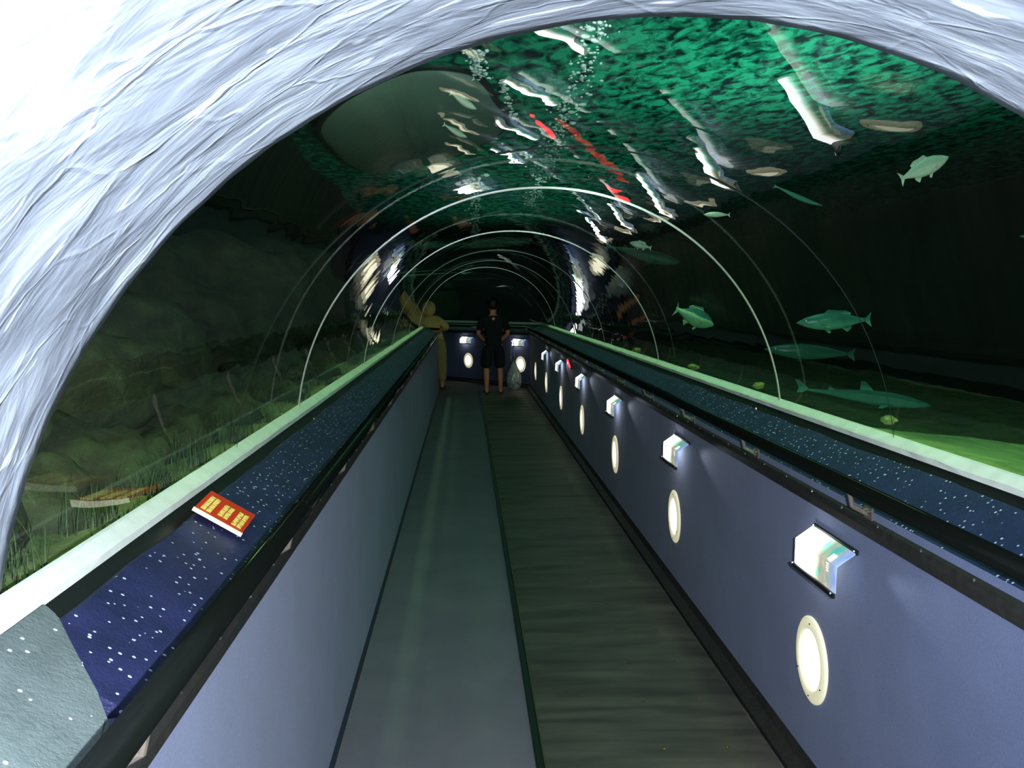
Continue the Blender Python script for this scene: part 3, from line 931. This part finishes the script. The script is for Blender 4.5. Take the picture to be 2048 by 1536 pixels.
# ---------------------------------------------------------------- fish
def fish_mat(name, back, belly, estripe=None):
    m, nt, b = new_mat(name)
    tc = N(nt, 'ShaderNodeTexCoord'); sep = N(nt, 'ShaderNodeSeparateXYZ'); nt.links.new(tc.outputs['Generated'], sep.inputs[0])
    n = noise_tex(nt, coords(nt), 25, 3)
    ad = N(nt, 'ShaderNodeMath', operation='MULTIPLY_ADD'); ad.inputs[1].default_value = 0.25; ad.inputs[2].default_value = -0.12
    nt.links.new(n, ad.inputs[0])
    a2 = N(nt, 'ShaderNodeMath', operation='ADD'); nt.links.new(sep.outputs['Z'], a2.inputs[0]); nt.links.new(ad.outputs[0], a2.inputs[1])
    st = [(0.30, belly), (0.62, back)]
    if estripe: st = [(0.25, belly), (0.50, belly), (0.56, estripe), (0.62, estripe), (0.68, back)]
    nt.links.new(ramp(nt, a2.outputs[0], st), b.inputs['Base Color'])
    b.inputs['Roughness'].default_value = 0.35
    return m
M_eye = simple('fish_eye', (0.8, 0.85, 0.8), 0.1, spec=1.0)
def fish(loc, L, H, W, heading, pitch, mat, label, fins=True, kind='fish', bend=0.06, shark=False, grp='fish swimming on the right side of the tunnel', roll=0):
    """body along local X, head at +X"""
    root = empty(kind, loc); root.rotation_euler = (rad(roll), rad(pitch), rad(heading))
    prof = [(0.50, 0.02, 0.02), (0.46, 0.22, 0.24), (0.38, 0.55, 0.6), (0.26, 0.85, 0.92), (0.12, 1.0, 1.0), (-0.04, 0.92, 0.88), (-0.18, 0.68, 0.6), (-0.30, 0.40, 0.34), (-0.38, 0.24, 0.2), (-0.42, 0.22, 0.12)]
    if shark: prof = [(0.50, 0.05, 0.1), (0.46, 0.35, 0.5), (0.36, 0.75, 0.85), (0.22, 1.0, 1.0), (0.05, 0.95, 0.9), (-0.12, 0.65, 0.6), (-0.26, 0.38, 0.35), (-0.38, 0.2, 0.2), (-0.44, 0.14, 0.12)]
    bm = bmesh.new(); seg = 18; rings = []
    def by(x): return bend*L*math.sin((x+0.2)*4.0)
    for x, h, w_ in prof:
        rings.append([bm.verts.new((x*L, by(x) + math.cos(2*PI*k/seg)*w_*W/2, math.sin(2*PI*k/seg)*h*H/2*(1.0 if math.sin(2*PI*k/seg) > 0 else 0.95))) for k in range(seg)])
    for a, b in zip(rings[:-1], rings[1:]):
        for k in range(seg): bm.faces.new((a[k], a[(k+1) % seg], b[(k+1) % seg], b[k]))
    bm.faces.new(rings[0]); bm.faces.new(rings[-1][::-1])
    bmobj('body', bm, mat, root, smooth=True)
    def fin(name, pts, th=0.012):
        bm = bmesh.new()
        t = th*H
        def P(p, s): 
            y = by(p[0]) + (p[2] if len(p) > 2 else 0)*H
            return (p[0]*L, y + s*t, p[1]*H)
        a = [bm.verts.new(P(p, -1)) for p in pts]; b = [bm.verts.new(P(p, 1)) for p in pts]
        bm.faces.new(a); bm.faces.new(b[::-1])
        for i in range(len(pts)): bm.faces.new((a[i], a[(i+1) % len(pts)], b[(i+1) % len(pts)], b[i]))
        bmobj(name, bm, mat, root)
    if shark:
        fin('tail_fin', [(-0.42, 0.05), (-0.50, 0.55), (-0.54, 0.60), (-0.50, 0.05), (-0.51, -0.25), (-0.47, -0.2)])
        fin('dorsal_fin', [(0.08, 0.42), (0.0, 1.0), (-0.03, 1.0), (-0.03, 0.35)])
        fin('second_dorsal_fin', [(-0.22, 0.2), (-0.27, 0.45), (-0.28, 0.14)])
        for s in (-1, 1):
            fin('pectoral_fin', [(0.24, -0.2, s*0.35), (0.12, -0.55, s*1.0), (0.09, -0.55, s*1.02), (0.15, -0.22, s*0.35)])
    else:
        fin('tail_fin', [(-0.41, 0.09), (-0.50, 0.42), (-0.475, 0.0), (-0.50, -0.42), (-0.41, -0.09)])
        if fins:
            fin('dorsal_fin', [(0.16, 0.44), (0.10, 0.66), (-0.02, 0.60), (-0.14, 0.58), (-0.22, 0.42), (-0.20, 0.28), (0.0, 0.42)])
            fin('anal_fin', [(-0.08, -0.38), (-0.16, -0.62), (-0.22, -0.42), (-0.22, -0.22)])
            fin('pelvic_fin', [(0.16, -0.42), (0.09, -0.66), (0.06, -0.6), (0.08, -0.44)])
            for s in (-1, 1):
                fin('pectoral_fin', [(0.22, -0.1, s*W/H*0.46), (0.10, -0.2, s*(W/H*0.5+0.1)), (0.12, -0.32, s*(W/H*0.5+0.1)), (0.2, -0.2, s*W/H*0.46)])
    for s in (-1, 1):
        bm = bmesh.new(); bmesh.ops.create_uvsphere(bm, u_segments=10, v_segments=8, radius=0.05*H)
        for v in bm.verts: v.co += Vector((0.39*L, by(0.39) + s*W*0.27, 0.10*H))
        bmobj('eye', bm, M_eye, root, smooth=True)
    tag(root, label, 'fish', grp)
    return root
MF1 = fish_mat('fish_teal_green', (0.05, 0.22, 0.20), (0.25, 0.55, 0.30), (0.45, 1.0, 0.30))
MF2 = fish_mat('fish_sea_green', (0.035, 0.17, 0.14), (0.10, 0.34, 0.24))
MF3 = fish_mat('fish_dim_teal', (0.013, 0.075, 0.06), (0.035, 0.15, 0.11))
MF4 = fish_mat('fish_pale', (0.55, 0.60, 0.48), (0.80, 0.82, 0.68))
MF5 = fish_mat('shark_dim', (0.025, 0.11, 0.09), (0.06, 0.24, 0.18))
fish((1.63, 7.0, 1.50), 0.30, 0.135, 0.07, -10, 24, MF1, 'deep bodied green fish with a bright stripe, swimming down to the right')
fish((1.89, 5.0, 1.515), 0.40, 0.092, 0.06, 178, 2, MF2, 'slender sea-green fish with pointed snout swimming left, in mid water')
fish((2.12, 6.0, 1.30), 0.58, 0.10, 0.08, 176, -4, MF3, 'long dim fish gliding low above the strip, below the pointed snout fish', fins=False)
fish((2.18, 5.3, 1.09), 0.74, 0.085, 0.09, -6, 8, MF5, 'slim dim shark lying low over the lit sand', shark=True)
fish((1.62, 9.0, 2.03), 0.70, 0.12, 0.10, 0, 13, MF3, 'slim teal shark overhead, pointing down to the right', shark=True)
fish((3.05, 5.0, 1.93), 0.42, 0.07, 0.05, 180, -3, MF3, 'dim teal fish at the right edge of the view', fins=False)
fish((1.87, 4.0, 2.16), 0.23, 0.075, 0.06, 0, -24, MF4, 'blurred pale fish tilted upward beyond the upper right of the vault')
fish((1.53, 6.0, 2.14), 0.17, 0.035, 0.035, 182, 0, MF4, 'tiny pale fish under the dark wall edge', fins=False)
fish((1.24, 7.0, 2.01), 0.16, 0.05, 0.04, 170, -14, MF4, 'small white fish with curled tail, above the teal shark', bend=0.14)
fish((1.52, 4.5, 2.10), 0.26, 0.022, 0.03, 0, 20, MF2, 'thin curved greenish fish crossing in front of the dark wall', fins=False, bend=0.12)
fish((0.0, 5.0, 2.62), 0.16, 0.04, 0.04, 20, 26, MF4, 'dim pale fish passing under the oval, nearer one', fins=False, grp='fish under the oval')
fish((-0.05, 6.0, 2.64), 0.17, 0.04, 0.04, 20, 24, MF4, 'small pale fish passing under the oval, lower one', fins=False, grp='fish under the oval')

# ---------------------------------------------------------------- people
M_skin = simple('skin', (0.90, 0.32, 0.16), 0.5)
M_hair = simple('hair_dark', (0.012, 0.008, 0.006), 0.5, bmp=0.4, bscale=120)
M_cloth = simple('black_cloth', (0.008, 0.009, 0.012), 0.9, bmp=0.2)
M_khaki = simple('khaki_cloth', (0.75, 0.56, 0.17), 0.85, var=0.2, bmp=0.3, bscale=40)
M_khaki_d = simple('khaki_trousers', (0.40, 0.32, 0.11), 0.85, var=0.2)
def skin(name, nodes, edges, mat, parent, root=0, sub=2):
    me = bpy.data.meshes.new(name)
    me.from_pydata([n[0] for n in nodes], edges, [])
    o = bpy.data.objects.new(name, me); C.objects.link(o); o.parent = parent
    me.materials.append(mat)
    sk = o.modifiers.new('skin', 'SKIN'); sk.use_smooth_shade = True
    for i, n in enumerate(nodes):
        r = n[1]
        if not isinstance(r, tuple): r = (r, r)
        me.skin_vertices[0].data[i].radius = r
        me.skin_vertices[0].data[i].use_root = (i == root)
    s = o.modifiers.new('sub', 'SUBSURF'); s.levels = sub; s.render_levels = sub
    return o
def person(loc, rz, pose, label, top, legs_m, hair_m, sleeves, long_legs, hood=False, name='person'):
    root = empty(name, loc, rz)
    # facing local +Y; joints: dict
    P = pose
    nodes = [(P['pelvis'], (0.13, 0.10)), (P['waist'], (0.12, 0.09)), (P['chest'], (0.145, 0.10)), (P['neck'], 0.052), (P['head0'], 0.075), (P['head1'], 0.088), (P['head2'], 0.07)]
    edges = [(0, 1), (1, 2), (2, 3), (3, 4), (4, 5), (5, 6)]
    for s in 'lr':
        i = len(nodes)
        nodes += [(P['sh_'+s], 0.055), (P['el_'+s], 0.042), (P['wr_'+s], 0.028), (P['ha_'+s], (0.034, 0.018))]
        edges += [(2, i), (i, i+1), (i+1, i+2), (i+2, i+3)]
        hd = (Vector(P['ha_'+s]) - Vector(P['wr_'+s])).normalized()
        sd = hd.cross(Vector((0, 0, 1))).normalized()
        if sd.length < 0.1: sd = Vector((1, 0, 0))
        for f, (u, ln) in enumerate(((-0.030, 0.060), (-0.010, 0.075), (0.010, 0.070), (0.030, 0.055))):
            k = len(nodes)
            b0 = Vector(P['ha_'+s]) + sd*u + hd*0.03
            nodes += [(tuple(b0), 0.009), (tuple(b0 + hd*ln*0.6 + Vector((0, 0, -0.008))), 0.008), (tuple(b0 + hd*ln + Vector((0, 0, -0.022))), 0.007)]
            edges += [(i+3, k), (k, k+1), (k+1, k+2)]
        k = len(nodes); b0 = Vector(P['ha_'+s]) - hd*0.02
        nodes += [(tuple(b0 + sd*0.045 + hd*0.02), 0.011), (tuple(b0 + sd*0.055 + hd*0.06), 0.009)]
        edges += [(i+3, k), (k, k+1)]
        i = len(nodes)
        nodes += [(P['hip_'+s], 0.085), (P['kn_'+s], 0.056), (P['ca_'+s], 0.056), (P['an_'+s], 0.036), (P['he_'+s], 0.038), (P['to_'+s], (0.040, 0.022))]
        edges += [(0, i), (i, i+1), (i+1, i+2), (i+2, i+3), (i+3, i+4), (i+4, i+5)]
    body = skin('body', nodes, edges, M_skin, root)
    # face features as part of the head: ears, nose
    h1 = Vector(P['head1']); fd = Vector(P['face'])
    sd = fd.cross(Vector((0, 0, 1))).normalized()
    for s in (-1, 1):
        bm = bmesh.new(); bmesh.ops.create_uvsphere(bm, u_segments=10, v_segments=8, radius=0.03)
        for v in bm.verts: v.co = Vector((v.co.x*0.4, v.co.y*0.6, v.co.z)) 
        e = bmobj('ear', bm, M_skin, root, smooth=True); e.location = h1 + sd*s*0.088 + Vector((0, 0, -0.01))
        bm = bmesh.new(); bmesh.ops.create_uvsphere(bm, u_segments=10, v_segments=8, radius=0.012)
        e = bmobj('eye', bm, M_eye, root, smooth=True); e.location = h1 + sd*s*0.032 + fd*0.082 + Vector((0, 0, 0.005))
    bm = bmesh.new(); add_cyl(bm, (0, 0, -0.022), (0, 0, 0.02), 0.014, 8, 0.006); e = bmobj('nose', bm, M_skin, root, smooth=True); e.location = h1 + fd*0.092 + Vector((0, 0, -0.018))
    bm = bmesh.new(); add_box(bm, (0, 0, 0), (0.04, 0.012, 0.010), bev=0.003); e = bmobj('mouth', bm, simple('lips', (0.45, 0.12, 0.10), 0.5), root, smooth=True); e.location = h1 + fd*0.078 + Vector((0, 0, -0.055)); e.rotation_euler = (0, 0, math.atan2(fd.y, fd.x) - PI/2)
    # hair or hood
    bm = bmesh.new(); bmesh.ops.create_icosphere(bm, subdivisions=4, radius=1)
    for v in bm.verts:
        p = v.co.copy(); k = 1 + 0.06*noise.noise(p*4)
        d = p.dot(fd)
        if d > 0.35 and p.z < 0.45: k *= 0.80
        rr_ = (0.125, 0.130, 0.145) if hood else (0.105, 0.118, 0.122)
        v.co = Vector((p.x*rr_[0], p.y*rr_[1], p.z*rr_[2]))*k
    e = bmobj('hood' if hood else 'hair', bm, top if hood else hair_m, root, smooth=True); e.location = h1 - fd*0.018 + Vector((0, 0, 0.03))
    # top garment
    n2 = [(tuple(Vector(P['pelvis']) + Vector((0, 0, -0.10))), (0.175, 0.135)), (tuple(Vector(P['pelvis']) + Vector((0, 0, 0.02))), (0.165, 0.125)), (P['waist'], (0.150, 0.115)), (P['chest'], (0.170, 0.125)), (tuple(Vector(P['chest']).lerp(Vector(P['neck']), 0.62)), (0.11, 0.085))]
    e2 = [(0, 1), (1, 2), (2, 3), (3, 4)]
    for s in 'lr':
        i = len(n2); sh = Vector(P['sh_'+s]); el = Vector(P['el_'+s]); wr = Vector(P['wr_'+s])
        if sleeves == 'short':
            n2 += [(tuple(sh), 0.072), (tuple(sh.lerp(el, 0.5)), 0.066), (tuple(sh.lerp(el, 0.85)), 0.066)]; e2 += [(3, i), (i, i+1), (i+1, i+2)]
        else:
            n2 += [(tuple(sh), 0.082), (tuple(el), 0.066), (tuple(wr), 0.050)]; e2 += [(3, i), (i, i+1), (i+1, i+2)]
    skin('jacket' if hood else 'shirt', n2, e2, top, root)
    n3 = [(P['pelvis'], (0.165, 0.125)), (tuple(Vector(P['pelvis']).lerp(Vector(P['waist']), 0.4)), (0.15, 0.115))]; e3 = [(0, 1)]
    for s in 'lr':
        i = len(n3); hp = Vector(P['hip_'+s]); kn = Vector(P['kn_'+s]); an = Vector(P['an_'+s])
        n3 += [(tuple(hp), 0.115), (tuple(hp.lerp(kn, 0.6)), 0.105), (tuple(kn + (an-kn)*0.10), 0.100)]; e3 += [(0, i), (i, i+1), (i+1, i+2)]
        if long_legs: n3 += [(tuple(an + (kn-an)*0.08), 0.075)]; e3 += [(i+2, i+3)]
    skin('trousers' if long_legs else 'shorts', n3, e3, legs_m, root)
    for s in 'lr':
        he = Vector(P['he_'+s]); to = Vector(P['to_'+s])
        skin('shoe', [(tuple(he), (0.05, 0.042)), (tuple(he.lerp(to, 0.5) + Vector((0, 0, 0.0))), (0.052, 0.038)), (tuple(to), (0.048, 0.03))], [(0, 1), (1, 2)], M_cloth, root)
    tag(root, label, 'person')
    return root
def stand(dx=0.0):
    return dict(pelvis=(0, 0, 0.92), waist=(0, 0.01, 1.08), chest=(0, 0.0, 1.30), neck=(0, 0.0, 1.47), head0=(0, 0.01, 1.54), head1=(0, 0.015, 1.61), head2=(0, 0.01, 1.68), face=(0, 1, 0),
        sh_l=(-0.19, 0, 1.38), sh_r=(0.19, 0, 1.38), el_l=(-0.27, 0.02, 1.10), el_r=(0.27, 0.02, 1.10), wr_l=(-0.15, 0.17, 0.97), wr_r=(0.15, 0.17, 0.97), ha_l=(-0.08, 0.22, 0.99), ha_r=(0.08, 0.22, 0.99),
        hip_l=(-0.10, 0, 0.86), hip_r=(0.10, 0, 0.86), kn_l=(-0.13, 0.02, 0.48), kn_r=(0.12, 0.02, 0.48), ca_l=(-0.13, -0.01, 0.34), ca_r=(0.12, -0.01, 0.34),
        an_l=(-0.13, -0.02, 0.09), an_r=(0.12, -0.02, 0.09), he_l=(-0.13, -0.05, 0.045), he_r=(0.12, -0.05, 0.045), to_l=(-0.145, 0.14, 0.035), to_r=(0.135, 0.14, 0.035))
p1 = stand()
pp = person((0.46, 16.7, 0.022), rad(4), p1, 'person in black shirt and knee length shorts standing with back turned at tunnel end', M_cloth, M_cloth, M_hair, 'short', False)
pp.scale = (0.95, 0.93, 0.93)
p2 = stand()
# leaning over the end of the left wall
for k, v in dict(pelvis=(0.10, -0.02, 0.88), waist=(0.06, 0.0, 1.02), chest=(0.0, 0.03, 1.18), neck=(-0.03, 0.05, 1.32), head0=(-0.035, 0.06, 1.37), head1=(-0.04, 0.07, 1.43), head2=(-0.04, 0.07, 1.49), face=(-0.7, 0.71, 0),
        sh_l=(-0.17, 0.0, 1.25), sh_r=(0.15, 0.05, 1.26), el_l=(-0.20, 0.05, 1.06), el_r=(0.30, 0.10, 1.12), wr_l=(-0.10, 0.26, 1.06), wr_r=(0.20, 0.30, 1.07), ha_l=(-0.04, 0.31, 1.06), ha_r=(0.14, 0.35, 1.07),
        hip_l=(0.03, -0.02, 0.83), hip_r=(0.18, -0.02, 0.83), kn_l=(0.05, 0.03, 0.46), kn_r=(0.20, 0.01, 0.46), ca_l=(0.05, 0, 0.33), ca_r=(0.20, -0.02, 0.33), an_l=(0.05, -0.03, 0.09), an_r=(0.20, -0.03, 0.09),
        he_l=(0.05, -0.06, 0.045), he_r=(0.20, -0.06, 0.045), to_l=(0.03, 0.13, 0.035), to_r=(0.22, 0.13, 0.035)).items(): p2[k] = v
person((-0.64, 17.95, 0.0), 0, p2, 'person in khaki hooded jacket standing at the far end of the left wall', M_khaki, M_khaki_d, M_hair, 'long', True, hood=True)

# plastic carrier bag held low beside the person in black
def bag():
    root = empty('carrier_bag', (0.80, 16.62, 0.10))
    bm = bmesh.new(); bmesh.ops.create_icosphere(bm, subdivisions=4, radius=1)
    for v in bm.verts:
        p = v.co.copy(); t = (p.z+1)/2
        wv = (1.0 - 0.75*t**1.5)
        k = 1 + 0.12*noise.noise(p*3.2)
        v.co = Vector((p.x*0.155*wv*k, p.y*0.10*wv*k, (p.z*0.26 + 0.24)))
    m, nt, b = new_mat('bag_film')
    n = noise_tex(nt, coords(nt), 14, 4, 0.6)
    nt.links.new(ramp(nt, n, [(0.36, (0.10, 0.14, 0.15)), (0.5, (0.35, 0.42, 0.42)), (0.60, (0.5, 0.55, 0.5)), (0.68, (0.6, 0.08, 0.04))]), b.inputs['Base Color'])
    b.inputs['Roughness'].default_value = 0.25
    bmobj('sack', bm, m, root, smooth=True)
    bm = bmesh.new()
    pts = [Vector((-0.03 + 0.0*k, 0, 0.46 + 0.0*k)) for k in range(1)]
    hp = [Vector((-0.03*math.cos(PI*k/8) - 0.02, 0, 0.47 + 0.36*math.sin(PI*k/8))) for k in range(9)]
    tube_along(bm, hp, 0.008, 8); bmobj('handle', bm, m, root, smooth=True)
    tag(root, 'crumpled grey plastic carrier bag with red print beside the legs of the person', 'bag')
bag()
